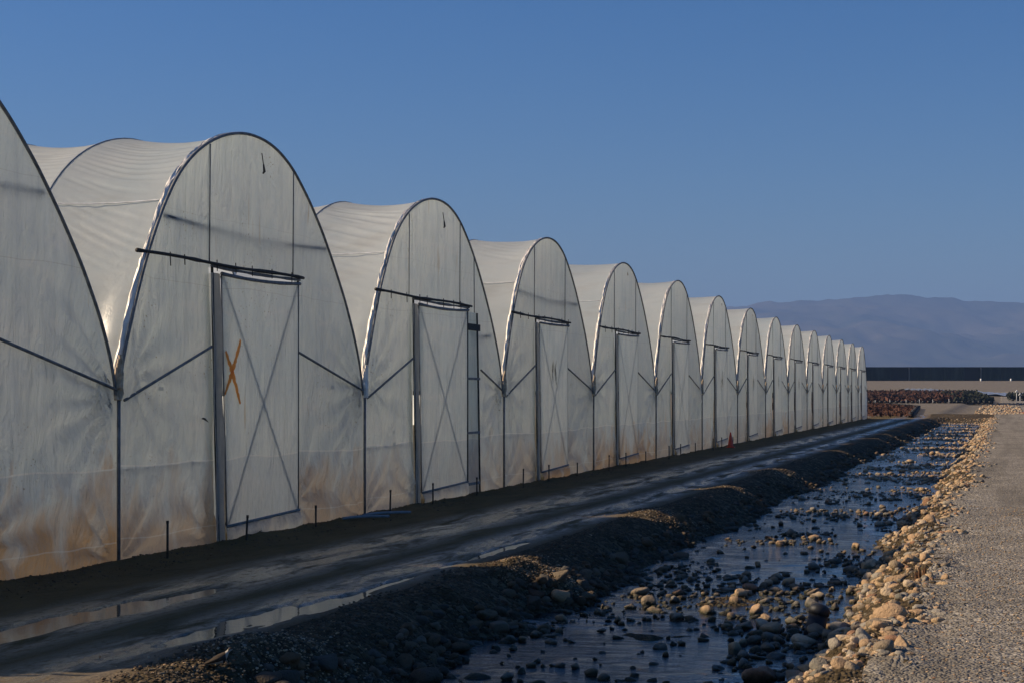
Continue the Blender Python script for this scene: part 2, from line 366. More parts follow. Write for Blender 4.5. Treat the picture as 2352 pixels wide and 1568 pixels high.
def greenhouse(k):
    sd_=100+k*13; near=k<4; ah=apexs.get(k,2.70-.006*(k-8)); fz=(ah-1)/1.808
    lb=LB.get(k,'white plastic greenhouse in the row, %s from the left'%ordi[k+1])
    g=empty('greenhouse',lb,'greenhouse','white plastic greenhouses joined in a row')
    bz=float(base_z(k*W)); place(g,k*W,0,bz)
    def Z(z): return H*(z if z<=1 else 1+(z-1)*fz)
    A=cat(ARCH,90 if near else 60); AX=A[:,0]*W; AZ=np.array([Z(z) for z in A[:,1]])
    AM=np.maximum.accumulate
    def top(x): return np.interp(x,AX,AZ)
    two=(k==1)
    dl,dr=(.303,.656) if not two else (.290,.683)
    zh=1.84
    # --- end wall film
    colsx=[]; lo=[]
    def wr(x,z):
        d=.05*fbm(x/1.3+k*9,z/2.4,sd_,3)
        # folds radiating from the gutter joint and the door foot
        for (cx,cz,fr,am,rad) in ((0.,.0,16,.014,2.0),(W*dl,.1,13,.022,1.3),(W,1.0*H,22,.016,1.8),(W,.0,14,.018,1.9),(W*dr,.5,11,.018,2.0),(W*.03,1.1*H,15,.013,1.8)):
            rr=np.hypot(x-cx,z-cz); an=np.arctan2(z-cz,x-cx)
            d=d+2.6*am*np.sin(an*fr+2*fbm(x,z,sd_+3,2))*np.exp(-(rr/rad)**2)*np.clip(rr/.3,0,1)
        d=d+.010*np.sin((z*3.1+x*.8+.8*fbm(x/1.2,z,sd_+5,2))*2.6)*np.exp(-((x-.85*W)/1.2)**2)
        return d
    fm=MB(); nr_=70 if near else 36
    def panel(x0,x1,nc,zlo,zhi,lean_=0.):
        xs=np.linspace(x0,x1,nc); V=[]
        for x in xs:
            a=zlo(x); b=zhi(x); zz=a+(b-a)*np.linspace(0,1,nr_)
            edge=np.clip((b-zz)/.4,0,1)*np.clip(min(x-0,W-x)/.25,0,1)
            yy=wr(x,zz)*edge
            V.append(np.stack([x+lean_*(x/x1)**2*np.clip(1-zz/Z(1.84),0,1),yy,zz],1))
        fm.grid(np.concatenate(V),nc,nr_)
    foot=lambda x: -.05+0*x
    nc=46 if near else 22
    dle,dre=dl*W,dr*W
    panel(.0,dle+.03,nc,foot,top,.028*W); panel(dre,W,nc,foot,top); panel(dle,dre,nc,lambda x:Z(zh),top)
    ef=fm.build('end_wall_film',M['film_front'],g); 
    stain={-1:1.,0:.8,1:.5,2:.6,3:1.,4:.6,7:.8}.get(k,.5); ef.color=(stain,random.Random(k+50).uniform(0,.28),0,1)
    # --- roof film, sagging and wrinkled between the hoops
    na=(700 if k<2 else 400) if k<3 else (160 if near else 60); B=cat(ARCH,na); ys=np.concatenate([np.linspace(0,4,(57 if k<2 else 33) if near else 17),np.arange(4.25,DEPTH+.1,.5)])
    T,Y=np.meshgrid(np.arange(na),ys,indexing='ij'); bx=B[:,0]*W; bzz=np.array([Z(z) for z in B[:,1]])
    tx=np.gradient(bx); tz=np.gradient(bzz); ln=np.hypot(tx,tz); nx,nz=-tz/ln,tx/ln
    s=T/(na-1.); ph=(Y%HS)/HS; sag=4*ph*(1-ph)
    warp=fbm(s*5,Y/2.5,sd_+1,2)
    amp={-1:.8,0:2.0,1:2.1,2:1.3,3:.3,4:1.1}.get(k,.35)
    wm=np.exp(-((s-.33)/.11)**2)+.5*np.exp(-((s-.60)/.15)**2)+.35*np.exp(-((s-.18)/.05)**2)
    fq={0:84,1:60}.get(k,48)
    D=-(.035+.035*amp*np.exp(-((s-.42)/.2)**2))*sag - .021*amp*(np.abs(np.sin((s*fq-ph*3.4+warp*2.6)*math.pi))**.9)*(sag**.7)*wm*np.clip(.5+.6*vn(s*fq-ph*3.4+.5,Y*.6,sd_+6),0,2)
    D=D+.01*fbm(s*9,Y/1.2,sd_+2,3)*np.clip(ph*5,0,1)*np.clip((1-ph)*5,0,1)
    # tucked down towards the gutter near the front
    D=D+.03*np.exp(-((s-.06)/.05)**2)*np.sin(Y*7)*np.exp(-Y)*amp
    X_=bx[:,None]+nx[:,None]*D; Z_=bzz[:,None]+nz[:,None]*D
    obj('roof_film',np.stack([X_.ravel(),Y.ravel(),Z_.ravel()],1),gridF(na,len(ys)),M['film_roof'],g)
    # back wall
    bw=MB(); V=[]
    for x in np.linspace(0,W,24): V+= [(x,DEPTH,-.05),(x,DEPTH,float(top(x)))]
    bw.grid(V,24,2); bw.build('back_wall_film',M['film_roof'],g)
    # --- arches
    tubeP([(x,-.012,z+.004) for x,z in zip(AX,AZ)],.024,'front_arch',M['pipe'],g)
    for i in range(1,14 if near else 5):
        pts=[(x,i*HS,z) for x,z in list(zip(AX,AZ))[::2 if near else 3]]
        tubeP(pts,.014,'hoop',M['gutter'],g,6)
    # --- crumpled film lashed round the arch
    for s0,s1,nm in ((.0,.44,'edge_lashing'),):
        ns_=150 if near else 60; Bq=cat(ARCH,400); idx=(np.linspace(s0,s1,ns_)*399).astype(int); V=[]
        for j,ii in enumerate(idx):
            x=Bq[ii,0]*W; z=Z(Bq[ii,1]); f=j/(ns_-1); wd=.085*(1-.55*f)*(1+.35*float(vn(ii/11.,0.,sd_+12)))
            for q in range(7):
                a=q/6.; cl=float(vn(ii/9.,q*.9,sd_+9)); V.append((x-.010-.018*cl-.05*math.sin(a*math.pi)*(1-.75*f), .015+a*wd+.012*float(vn(ii/4.,q,sd_+10)), z+.022*float(vn(ii/5.,q*1.3,sd_+11))+.01))
        m=MB().grid(V,ns_,7); m.build(nm,M['lash'],g,False)
    # knot of film stuffed into the valley
    V=[];F=[]; kk=MB()
    for q in range(5):
        P=[(-.03+.05*random.uniform(-1,1)*(1-j/7.)+.01*q,-.03-.01*q+.02*random.random(),Z(1.02)-.12+j*.055*(1+.15*q)) for j in range(8)]
        kk.tube(P,[.028+.014*random.random()*math.sin(j/7*3.1) for j in range(8)],6)
    kk.build('valley_knot',M['knot'] if k!=1 else M['lash'],g,False)
    # --- gutter and corner post
    m=MB(); V=[]
    for y in (-.05,DEPTH):
        for a,b in ((-.09,.06),(-.07,-.02),(.0,-.04),(.07,-.02),(.09,.06)): V.append((a,y,H+b))
    m.grid(V,2,5); m.build('gutter',M['gutter'],g)
    tubeP([(.0,-.035,-.1),(.0,-.035,H*.6),(.004,-.035,H-.02)],.026,'corner_post',M['pipe'],g)
    if k==13: tubeP([(W,-.035,-.1),(W,-.035,H)],.026,'corner_post',M['pipe'],g)
    # --- vertical bars above the door
    for tt in (.298,.638) if not two else (.268,.629): 
        x=tt*W; tubeP([(x,-.03,Z(1.87)),(x+.03,-.03,float(top(x))-.01)],.0105,'gable_bar',M['pipe'],g,6)
    if two: tubeP([(.745*W,-.03,Z(1.75)),(.742*W,-.03,float(top(.742*W))-.01)],.0105,'gable_bar',M['pipe'],g,6)
    # --- braces
    lean=.022
    tubeP([(.018*W,-.03,Z(.965)),(dl*W,-.05,Z(1.315))],.021,'brace',M['pipe'],g)
    bx0=.666 if not two else .80
    tubeP([(bx0*W,-.03,Z(1.31) if not two else Z(1.24)),(.992*W,-.03,Z(1.03))],.021,'brace',M['pipe'],g)
    # tie pipe behind the film: only its shade shows
    if k<3:
        zt=2.125 if k!=1 else 1.62
        zt2=zt if k==0 else zt-.02
        tubeP([((.146 if k!=1 else .70)*W,.06,Z(zt)),(.5*W if k!=1 else .8*W,.13,Z(zt)-.09),(.806*W if k!=1 else .90*W,.045,Z(zt2))],.034,'tie_pipe',M['pipe'],g)
        tubeP([(.003*W,.06,Z(.55)),(dl*W-.1,.07,Z(.56))],.012,'base_rail',M['white'],g)
    # --- tape patches over small holes
    rp=random.Random(900+k)
    if k<6:
        for _ in range(rp.choice((1,2,2,3))):
            x=rp.choice((rp.uniform(.6,dle-.5),rp.uniform(dre+.4,W-.7))); z=rp.uniform(.5,3.2); a,b=rp.uniform(.04,.09),rp.uniform(.025,.05); q=rp.uniform(-.4,.4); yy=float(wr(x,z))-.015
            V=[(x+u_*a*math.cos(q)-v_*b*math.sin(q),yy,z+u_*a*math.sin(q)+v_*b*math.cos(q)) for u_,v_ in ((-1,-1),(1,-.9),(1,1),(-1,.9))]
            obj('repair_patch',V,[(0,1,2,3)],M['patch'],g,False)
    # --- door posts
    tubeP([(dl*W,-.05,Z(1.86)),(dl*W+.12,-.05,Z(.7)),(dl*W+lean*W*1.1,-.05,-.05)],.023,'door_post',M['post'],g)
    tubeP([(dr*W,-.05,Z(1.84)),(dr*W+.0,-.05,-.05)],.020,'door_post',M['post'],g)
    # --- door track
    tr=MB(); P=[]
    for j in range(24):
        f=j/23.; tt=.036+(dr+.006-.036)*f; P.append((tt*W,-.13,Z(1.862)+.012*math.sin(f*9+k)-.012*f))
    tr.tube(P,[.024+.008*(random.random()>.7) for _ in P],8); trk=tr.build('door_track',M['rust'],g)
    m=MB(); P=[(((dl-.01)+(dr+.01-dl)*f)*W,-.085,Z(1.848)-.012-.02*math.sin(f*math.pi)) for f in np.linspace(0,1,14)]
    m.tube(P,[.018+.016*random.random() for _ in P],7); m.build('track_cover',M['pipe'],trk)
    if near:
        for j in range(7):
            tt=.10+.58*(j+random.random()*.5)/7; hk=MB(); x=tt*W
            hk.tube([(x,-.14,Z(1.862)+.05),(x+.01*random.uniform(-1,1),-.145,Z(1.862)-.1-.06*random.random())],.0085,5); hk.build('track_hook',M['rust'],trk)
    # --- hook at the crown
    if k<2:
        x=.505*W; m=MB(); m.tube([(x,-.02,Z(2.70)),(x+.01,-.045,Z(2.62))],.008,6); m.tube([(x+.01,-.045,Z(2.62)),(x+.012,-.06,Z(2.57)),(x-.02,-.05,Z(2.555))],[.012,.022,.014],6); m.build('crown_hook',M['rust'],g)
    if k in(3,5,6):
        x=(.50+.03*random.random())*W; z=Z(2.66); V=[(x+.07*math.cos(a)*(.5+.6*random.random()),-.04,z+.07*math.sin(a)*(.4+.8*random.random())) for a in np.linspace(0,6.28,10)[:-1]]; obj('crown_stain',V,[tuple(range(9))],M['wood' if k!=3 else 'stain'],g,False)
    # --- door
    x0,x1=(dl+.030)*W,(dr-.008)*W; zt,zb=Z(1.80),Z(.135); zbl=Z(.115)
    if two: x1=.668*W
    dm=MB(); n1,n2=26,40; V=[]
    for i in range(n1):
        f=i/(n1-1.); x=x0-.10*0+(x1-x0)*f
        for j in range(n2):
            q=j/(n2-1.); lz=(zbl*(1-f)+Z(.150)*f); tz_=zt+.03*f-.05*math.sin(f*math.pi)*0; z=lz+(tz_-lz)*q
            xx=x+lean*W*(1-q)*(1-f)*.9
            V.append((xx,-.085+.006*float(fbm(x*1.5+k,z*.9,sd_+8,3))*math.sin(f*math.pi)*2,z))
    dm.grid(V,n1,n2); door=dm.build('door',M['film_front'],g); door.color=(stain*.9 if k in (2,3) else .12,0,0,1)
    xb=x0+lean*W*.9
    def fr(P,r,nm): return tubeP(P,r,nm,M['pipe'],door,6)
    fr([(x0,-.07,zt),(xb,-.07,zbl)],.012,'door_stile'); fr([(x1,-.075,zt+.03),(x1,-.075,Z(.15))],.014,'door_stile')
    P=[(x0-.05+(x1-x0+.08)*f,-.105,zt+.03*f-(.04 if k<2 else .015)*math.sin(f*math.pi)) for f in np.linspace(0,1,12)]
    tubeP(P,[.024+.01*random.random() for _ in P],'door_top_rail',M['pipe'],door)
    tubeP([(xb-.04,-.10,zbl),(x1+.02,-.10,Z(.15))],.023,'door_bottom_rail',M['pipe'],door)
    if k<7:
        fr([(x0+.04,-.050,zt-.03),(x1-.02,-.050,Z(.16))],.024,'cross_brace'); fr([(x1-.02,-.048,zt),(xb+.03,-.048,zbl+.02)],.024,'cross_brace')
    # darker, greyer film flap between post and door
    V=[]
    for j in range(30):
        q=j/29.; z=Z(1.80)*q-.03*(1-q); ww=.32 if q>.35 else .30
        xl=dl*W-.06+lean*W*(1-q)
        for i in range(4): V.append((xl+ww*i/3.,-.07+.012*math.sin(i*2.+j*.5),z))
    MB().grid(V,30,4).build('jamb_flap',M['jamb'],g)
    V=[(dle-.10+.62*i/5.,.13+.01*math.sin(i*2.+j),Z(1.82)*j/9.-.03) for i in range(6) for j in range(10)]
    bk=MB().grid(V,6,10).build('jamb_backing_film',M['film_front'],g); bk.color=(.1,0,0,1)
    # skirt below the door
    V=[]; n1=24
    for i in range(n1):
        f=i/(n1-1.); x=xb-.06+(x1-xb+.08)*f
        for j in range(8):
            q=j/7.; z=(zbl*(1-f)+Z(.15)*f)*(1-q)+(.03)*q
            V.append((x,-.09-.10*math.sin(q*2.6)*(.4+.6*abs(math.sin(f*5+k)))+.02*math.sin(f*31+q*3),z))
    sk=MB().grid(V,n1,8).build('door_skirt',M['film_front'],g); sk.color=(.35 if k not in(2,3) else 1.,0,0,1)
    if k==0:
        def stroke(p,q,nm):
            n=26; L=np.linspace(0,1,n); V=[]
            p=np.array(p); q=np.array(q); d=(q-p)/np.linalg.norm(q-p); nn=np.array([-d[1],d[0]])
            for a in L:
                c=p+(q-p)*a+nn*.02*math.sin(a*3)
                for sgn in (-1,1): c2=c+nn*sgn*(.052+.016*random.uniform(-1,1))*(.55+.45*math.sin(a*math.pi)); V.append((c2[0],-.1115,c2[1]))
            s=MB().grid(V,n,2).build(nm,M['orange'],door)
        iv=lambda px,py:(lambda t:(t*W,H*(1+(905-py)/(1012.6/(t+2.6097)))))(5336.33/(2312-px)-2.6097)
        # the leg of each stroke, as measured on the door
        stroke(iv(538,781),iv(501,905),'painted_x_stroke'); stroke(iv(503,806),iv(537,927),'painted_x_stroke')
        # torn hole and grime on the film
        a=iv(455,961); V=[(a[0]+dx*.01,-.05,a[1]+dz*.01) for dx,dz in ((0,0),(6,2),(14,1),(22,-3),(26,-6),(18,-4),(9,-1.5))]
        obj('tear',V,[tuple(range(7))],M['spot'],g,False)
    if k in(2,5,6,7,8):
        # streaks of grime on the door
        gm=MB(); cx=(x0+x1)/2
        for j in range(5):
            x=cx+random.uniform(-.28,.12); zc=Z(1.18+.12*random.random()); l=.5+.4*random.random(); V=[]
            for a in np.linspace(0,1,12):
                for sgn in(-1,1): V.append((x+.05*math.sin(a*5+j)+sgn*(.012+.03*random.random())*math.sin(a*math.pi),-.113-.001*j,zc+l*(a-.5)))
            gm.grid(V,12,2)
        gm.build('door_grime',M['spot'],door)
    if two:
        tubeP([(.757*W,-.05,Z(1.80)),(.772*W,-.05,Z(.8)),(.782*W,-.05,-.05)],.030,'side_frame_post',M['post'],g)
        for zz,r in ((1.655,.075),(1.15,.026),(.62,.026),(.12,.03)): 
            m=MB(); xa=.672*W+.05; m.box(xa,.775*W,-.085,-.055,Z(zz)-r,Z(zz)+r); m.build('side_frame_rung',M['rust'] if zz>1.5 else M['pipe'],g,False)
        V=[(.665*W,-.045,-.02),(.78*W,-.045,-.02),(.665*W,-.045,Z(1.8)),(.755*W,-.045,Z(1.8))]
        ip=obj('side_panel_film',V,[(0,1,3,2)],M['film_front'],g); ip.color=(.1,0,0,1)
    # light wire lying over the roof
    if k<5:
        ii=int(np.argmin(np.abs(AZ[:45]-Z(2.2)))); m=MB(); P=[(AX[ii]-.008+.030*(4*((y%HS)/HS)*(1-(y%HS)/HS)),y,AZ[ii]+.006-.030*(4*((y%HS)/HS)*(1-(y%HS)/HS))) for y in np.linspace(0,14,113)]
        m.tube(P,.009,6); m.build('roof_cord',M['white'],g)
    return g
for k in range(-1,14): greenhouse(k)
print('houses')
# ------------------------------------------------------------------ pipe stakes
def stake(k,t,n,hh,lean,where):
    u=(k+t)*W; z=float(ground(u,n)); m=MB(); m.tube([(0,0,-.12),(lean,0,hh)],.017,9); m.tube([(lean*.97,0,hh-.04),(lean,0,hh+.004)],.020,9)
    o=m.build('pipe_stake',M['rust']); place(o,u,-n,z)
    tag(o,'short dark pipe stake %s of the %s greenhouse'%(where,ordi[k+1]),'stake','short pipe stakes along the greenhouse fronts')
stake(0,.072,.42,.52,0,'in front of the left foot'); stake(0,.375,.30,.38,.06,'below the door')
for k in range(0,6):
    stake(k,.672 if k else .676,.30,.36 if k!=1 else .40,0,'right of the door')
for k in range(1,6):
    stake(k,.035,.42,.46,.03,'in front of the left foot')
    stake(k,.345,.30,.42,0,'at the left end of the door')
# pale pipes lying at the foot
for (a,b,c,d),wh in (((735,1199,842,1192),'longer pale blue pipe lying at the foot between second and third greenhouses'),((800,1190,908,1182),'short pale blue pipe lying along the foot of the third greenhouse')):
    p,q=to_un(*G(a,b)),to_un(*G(c,d)); m=MB(); L=q[0]-p[0]
    m.tube([(L*f,-(q[1]-p[1])*f+.02*math.sin(f*6),.012*math.sin(f*4)) for f in np.linspace(0,1,10)],.026,8); o=m.build('loose_pipe',M['whitepipe']); place(o,p[0],-max(p[1],.22),float(ground(p[0],.3))+.04); tag(o,wh,'pipe')
# ------------------------------------------------------------------ traffic cone
def at_n(px,n):
    k=(px-1176)/4000.; return ((k*(Z0-ST*n))-(X0+CT*n))/(ST-k*CT), n
cu,cn=at_n(1678,.55)
c=empty('traffic_cone','orange traffic cone standing on the mud before the greenhouses','traffic cone'); place(c,cu,-cn,float(ground(cu,cn)))
m=MB(); m.box(-.17,.17,-.17,.17,0,.03); m.build('cone_base',M['cone'],c,False)
m=MB(); m.tube([(0,0,.03),(0,0,.06),(0,0,.62),(0,0,.64)],[.135,.12,.028,.02],20); m.build('cone_body',M['cone'],c)
# ------------------------------------------------------------------ pipe stub and wood in the stream
X,Y=G(1868,1436,-.36); pu,pn=to_un(X,Y)
p=empty('pipe_stub','short black capped pipe stub leaning in the stream among pale stones','pipe stub'); place(p,pu,-pn,-.50); p.rotation_euler=(R(-6),R(14),ROT-R(74))
m=MB(); m.tube([(0,0,0),(0,0,.1),(0,0,.27)],[.125,.115,.11],22); m.build('pipe_body',M['black'],p)
m=MB(); m.tube([(0,0,.27),(0,0,.275),(0,0,.34),(0,0,.375),(0,0,.395),(0,0,.40)],[.11,.124,.122,.10,.06,.015],22); m.build('pipe_cap',M['black'],p)
X,Y=G(2112,1352,-.15); pu,pn=to_un(X,Y)
p=empty('wood_stump','splintered dark brown wood stump among the pale stones at the gravel edge','wood stump'); place(p,pu,-pn,-.22)
for j in range(9):
    a=j*.8; r=.05*math.sqrt(j/9.)+.01; m=MB(); hh=.20+.16*random.random()
    m.tube([(r*math.cos(a),r*math.sin(a)*1.2,0),(r*1.3*math.cos(a)+.01,r*1.2*math.sin(a),hh*.6),(r*1.7*math.cos(a)+.03*random.uniform(-1,1),r*1.5*math.sin(a),hh)],[.034,.028,.009],6); m.build('wood_splinter',M['wood'],p,False)
# ------------------------------------------------------------------ stones
def ico(sub):
    import bmesh
    bm=bmesh.new(); bmesh.ops.create_icosphere(bm,subdivisions=sub,radius=1.); V=np.array([v.co[:] for v in bm.verts]); F=np.array([[v.index for v in f.verts] for f in bm.faces]); bm.free(); return V,F
def rock(V,seed,ang=.3):
    r=np.random.default_rng(seed); d=np.ones(len(V))
    for _ in range(5):
        a=r.normal(size=3); a/=np.linalg.norm(a); d+=ang*.35*np.sin(V@a*r.uniform(1.2,3.2)+r.uniform(0,6))
    P=V*d[:,None]
    for _ in range(int(2+ang*14)):                      # flattened facets
        a=r.normal(size=3); a/=np.linalg.norm(a); c=r.uniform(.62,.9); s=P@a; ex=np.clip(s-c,0,None); P=P-np.outer(ex*.85,a)
    return P*np.array([1.,r.uniform(.62,.9),r.uniform(.42,.72)])
V1,F1=ico(2); V2,F2=ico(3); V0,F0=ico(1)
lib1=[rock(V1,s,.35+.55*(s%4)/3) for s in range(16)]; lib2=[rock(V2,s,.35+.55*(s%4)/3) for s in range(16)]; lib0=[rock(V0,s,.4) for s in range(8)]
S=[] # u,n,z,size,zone,seed
def visible(u,n,z=-.3):
    X,Y=un_w(u,n)
    if Y<9: return False
    px=1176+4000*X/Y; py=905+4000*(H-z)/Y; return -60<px<2420 and py<1620
def addz(zone,cnt,u0,u1,nf,sf,acc=None,lift=.25):
    k=0; tries=0
    while k<cnt and tries<cnt*12:
        tries+=1; f=rng.random(); u=u0+(u1-u0)*f**1.9; n=nf(u)
        if not visible(u,n): continue
        if acc is not None and rng.random()>acc(u,n): continue
        s=sf(u); gz=float(ground(u,n)); S.append([u,n,gz+s*lift,s,zone,int(rng.integers(1e6))]); k+=1
addz('edge',9500,-10,142,lambda u: float(redge(u))+.22-1.35*rng.random()**1.1-1.3*abs(rng.normal())*(rng.random()<.3)+.14*rng.normal(),lambda u: min(.125,.024+.021*rng.gamma(1.5,.9))*(1+.3*(u>30)),None,.12)
def acc_mid(u,n):
    c=fbm(u/1.6,n/1.3,51,3); return float(.10+.9*sm(-.12,.22,c+.35*sm(8.3,9.3,n)))
addz('mid',5200,-10,142,lambda u: float(crest(u))+1.05+(float(redge(u))-1.0-float(crest(u))-1.05)*rng.random(),lambda u: min(.15,.022+.022*rng.gamma(1.6,.95))*(1+.3*(u>30)),acc_mid,.1)
addz('bank',3800,-10,142,lambda u: float(crest(u))+.25+.95*rng.random()**.7,lambda u: min(.15,.028+.022*rng.gamma(1.8,.9))*(1+.3*(u>30)),None,.2)
addz('beyond',900,152,262,lambda u: 8.2+5.2*rng.random(),lambda u:.12+.12*rng.random(),None,.2)
# mid stones stand on the bed but show above the water
for s in S:
    if s[4]=='mid':
        s[2]=max(s[2],-.45+float(base_z(s[0]))+s[3]*rng.uniform(-.30,.30)) if rng.random()<.85 else s[2]
special=[(1292,1322,.17,'edge','smooth round pale grey boulder resting on the near bank crest beside the lit stones','grey boulder'),(1466,1345,.19,'edge','tan wedge-shaped stone standing at the water edge of the left bank','tan stone'),(1490,1364,.16,'edge','flat-faced tan stone in the water just below the wedge-shaped one','tan stone'),(1966,1242,.17,'edge','solitary pale grey stone standing upright in the stream near its far side','grey stone'),(1752,1525,.26,'mid','large brown angular stone lying low in the water at the bottom of the frame','brown stone'),(2052,1490,.22,'edge','pale grey rounded stone at the gravel edge close to the bottom','grey stone')]
def Rz(seed):
    r=np.random.default_rng(seed); a=r.uniform(0,6.28); b=r.uniform(-.35,.35); c=r.uniform(-.35,.35)
    return np.array(Matrix.Rotation(a,3,'Z')@Matrix.Rotation(b,3,'X')@Matrix.Rotation(c,3,'Y'))
def proj(s):
    X,Y=un_w(s[0],s[1]); px=1176+4000*X/Y; py=905+4000*(H-s[2])/Y
    ok=-20<px<2372 and py<1590; vis=1. if s[2]>-.45+base_z(s[0])-.3*s[3] else .2
    return (s[3]/Y*vis) if ok else 0
S.sort(key=lambda s:-proj(s))
INFO={'edge':('rounded pale stone on the stony strip between stream and gravel','river stone','pale stones along the gravel edge'),
'mid':('wet cobble lying in the stream water','river stone','wet cobbles in the stream'),
'bank':('dark cobble on the shaded bank between mud track and stream','river stone','dark cobbles on the shaded bank'),
'beyond':('pale rock in the heap beyond the end of the stream','rock','rocks beyond the stream')}
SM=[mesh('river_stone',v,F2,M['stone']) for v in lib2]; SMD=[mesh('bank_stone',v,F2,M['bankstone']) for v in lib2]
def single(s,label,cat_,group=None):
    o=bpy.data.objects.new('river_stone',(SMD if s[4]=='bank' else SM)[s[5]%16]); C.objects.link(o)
    place(o,s[0],-s[1],s[2]); r=random.Random(s[5]); o.rotation_euler=(r.uniform(-.35,.35),r.uniform(-.35,.35),r.uniform(0,6.28)); o.scale=(s[3],)*3
    tag(o,label,cat_,group)
for px,py,sz,zn,lb,ct in special:
    X,Y=G(px,py,-.05 if px==1292 else -.3); u,n=to_un(X,Y); gz=max(float(ground(u,n)),-.47); single([u,n,gz+sz*.3,sz*.8,zn,int(px)],lb,'stone')
for s in S[:294]:
    single(s,*INFO[s[4]])
rest=S[294:]
for which,nm_,mt_,lb_ in ((0,'cobbles','stone','mass of smaller tan and grey cobbles filling the stream bed and its gravel edge'),(1,'bank_cobbles','bankstone','mass of small shade-darkened cobbles covering the shaded bank')):
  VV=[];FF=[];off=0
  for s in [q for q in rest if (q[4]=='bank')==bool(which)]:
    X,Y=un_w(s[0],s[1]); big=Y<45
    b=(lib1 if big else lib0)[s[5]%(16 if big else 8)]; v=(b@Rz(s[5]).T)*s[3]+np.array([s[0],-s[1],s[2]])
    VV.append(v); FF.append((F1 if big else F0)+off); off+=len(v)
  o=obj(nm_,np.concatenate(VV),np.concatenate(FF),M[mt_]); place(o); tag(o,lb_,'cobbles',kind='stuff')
# ------------------------------------------------------------------ gravel grains on the near gravel and mounds
VV=[];FF=[];off=0; cnt=0
def grain(u,n,s,z):
    global off
    b=lib0[rng.integers(8)]; v=(b@Rz(int(rng.integers(1e6))).T)*s+np.array([u,-n,z]); VV.append(v); FF.append(F0+off); off+=len(v)
N=26000; uu=-11+26*rng.random(N)**1.7; nn=10.3+7.5*rng.random(N)
X,Y=un_w(uu,nn); px=1176+4000*X/Y; ok=(px<2420)&(nn>redge(uu)-.1)&(Y>11)
gz=ground(uu,nn)
for u,n,z in zip(uu[ok],nn[ok],gz[ok]): grain(u,n,.006+.010*rng.random()**2*1.6,z+.024)
for (a,b,hh,ww) in MU[:8]:
    k=int(700*min(1,30/(Z0+a*CT)));
    U=a+ww*.85*rng.normal(size=k); Nn=b+.25+ww*.5*rng.normal(size=k)
    for u,n,z in zip(U,Nn,ground(U,Nn)):
        if n>crest(u)-1.3: grain(u,n,.009+.016*rng.random()**2,z+.008)
o=obj('gravel_stones',np.concatenate(VV),np.concatenate(FF),M['stone'],None,False); place(o); tag(o,'loose small gravel grains covering the right roadside and the lit mounds on the bank','gravel',kind='stuff'); VV=[];FF=[];off=0
N=9000; uu=-11+30*rng.random(N)**1.5; nn=crest(uu)-.5+1.5*rng.random(N)
for u,n,z in zip(uu,nn,ground(uu,nn)): grain(u,n,.010+.022*rng.random()**2.5,z+.012)
N=3500; uu=-10+45*rng.random(N)**1.3; nn=.08+.9*rng.random(N)**2
for u,n,z in zip(uu,nn,ground(uu,nn)): grain(u,n,.008+.018*rng.random()**3,z+.004)
o=obj('dirt_clods',np.concatenate(VV),np.concatenate(FF),M['bankstone'],None,False); place(o); tag(o,'dark small clods and pebbles along the mud track edges','clods',kind='stuff')  # grains share the stone tone darkened for the bank's shade
print('stones',len(S),off)
# ------------------------------------------------------------------ bird resting on the gravel mound
def bird():
    X,Y=G(503,1520,.08); u,n=to_un(X,Y); z=float(ground(u,n))
    b=empty('bird','small brown and white plover resting on the lit gravel mound','bird'); b.location=(X,Y,z+.03); b.rotation_euler=(0,R(-6),R(12)); b.scale=(1.0,)*3
    # x forward; rings: x, z centre, half width, half height
    rg=[(-.135,.022,.004,.003),(-.11,.026,.014,.006),(-.075,.034,.022,.016),(-.04,.044,.034,.030),(.0,.052,.042,.040),(.035,.060,.040,.042),(.062,.072,.032,.036),(.078,.090,.022,.026),(.086,.104,.019,.021),(.094,.117,.0195,.020),(.106,.123,.019,.018),(.118,.122,.013,.012),(.124,.120,.006,.005)]
    V=[];F=[];mi=[];k=14
    for (x,zc,hw,hh) in rg:
        for q in range(k): a=2*math.pi*q/k; V.append((x,hw*math.cos(a),zc+hh*math.sin(a)))
    for i in range(len(rg)-1):
        for q in range(k):
            F.append((i*k+q,i*k+(q+1)%k,(i+1)*k+(q+1)%k,(i+1)*k+q)); up=math.sin(2*math.pi*(q+.5)/k)
            if i in(6,): m=1
            elif i==5: m=2 if up<.3 else 0
            elif i==7: m=1
            elif i<5: m=0 if up>-.25 else 1
            elif i==9: m=2 if up>.2 else 1
            else: m=0 if up>0 else 1
            mi.append(m)
    F.append(tuple(range(k))[::-1]); mi.append(0); F.append(tuple((len(rg)-1)*k+q for q in range(k))); mi.append(0)
    o=obj('body',V,F,[plain('brown_feathers',(.05,.035,.022),.9),plain('white_feathers',(.38,.35,.30),.9),M['black']],b,True,mi)
    m=MB().tube([(.122,0,.120),(.135,0,.118),(.148,0,.115)],[.005,.0035,.001],6); m.build('bill',M['black'],b)
    for s in(-1,1):
        m=MB(); V=[];ks=8
        m.tube([(-.115,s*.012,.034),(-.06,s*.032,.046),(-.01,s*.043,.058),(.03,s*.036,.070)],[.004,.012,.016,.008],8); m.build('wing',bpy.data.materials['brown_feathers'],b)
        m=MB().tube([(.108,s*.016,.127),(.109,s*.0195,.127)],[.0045,.003],7); m.build('eye',M['black'],b)
bird()
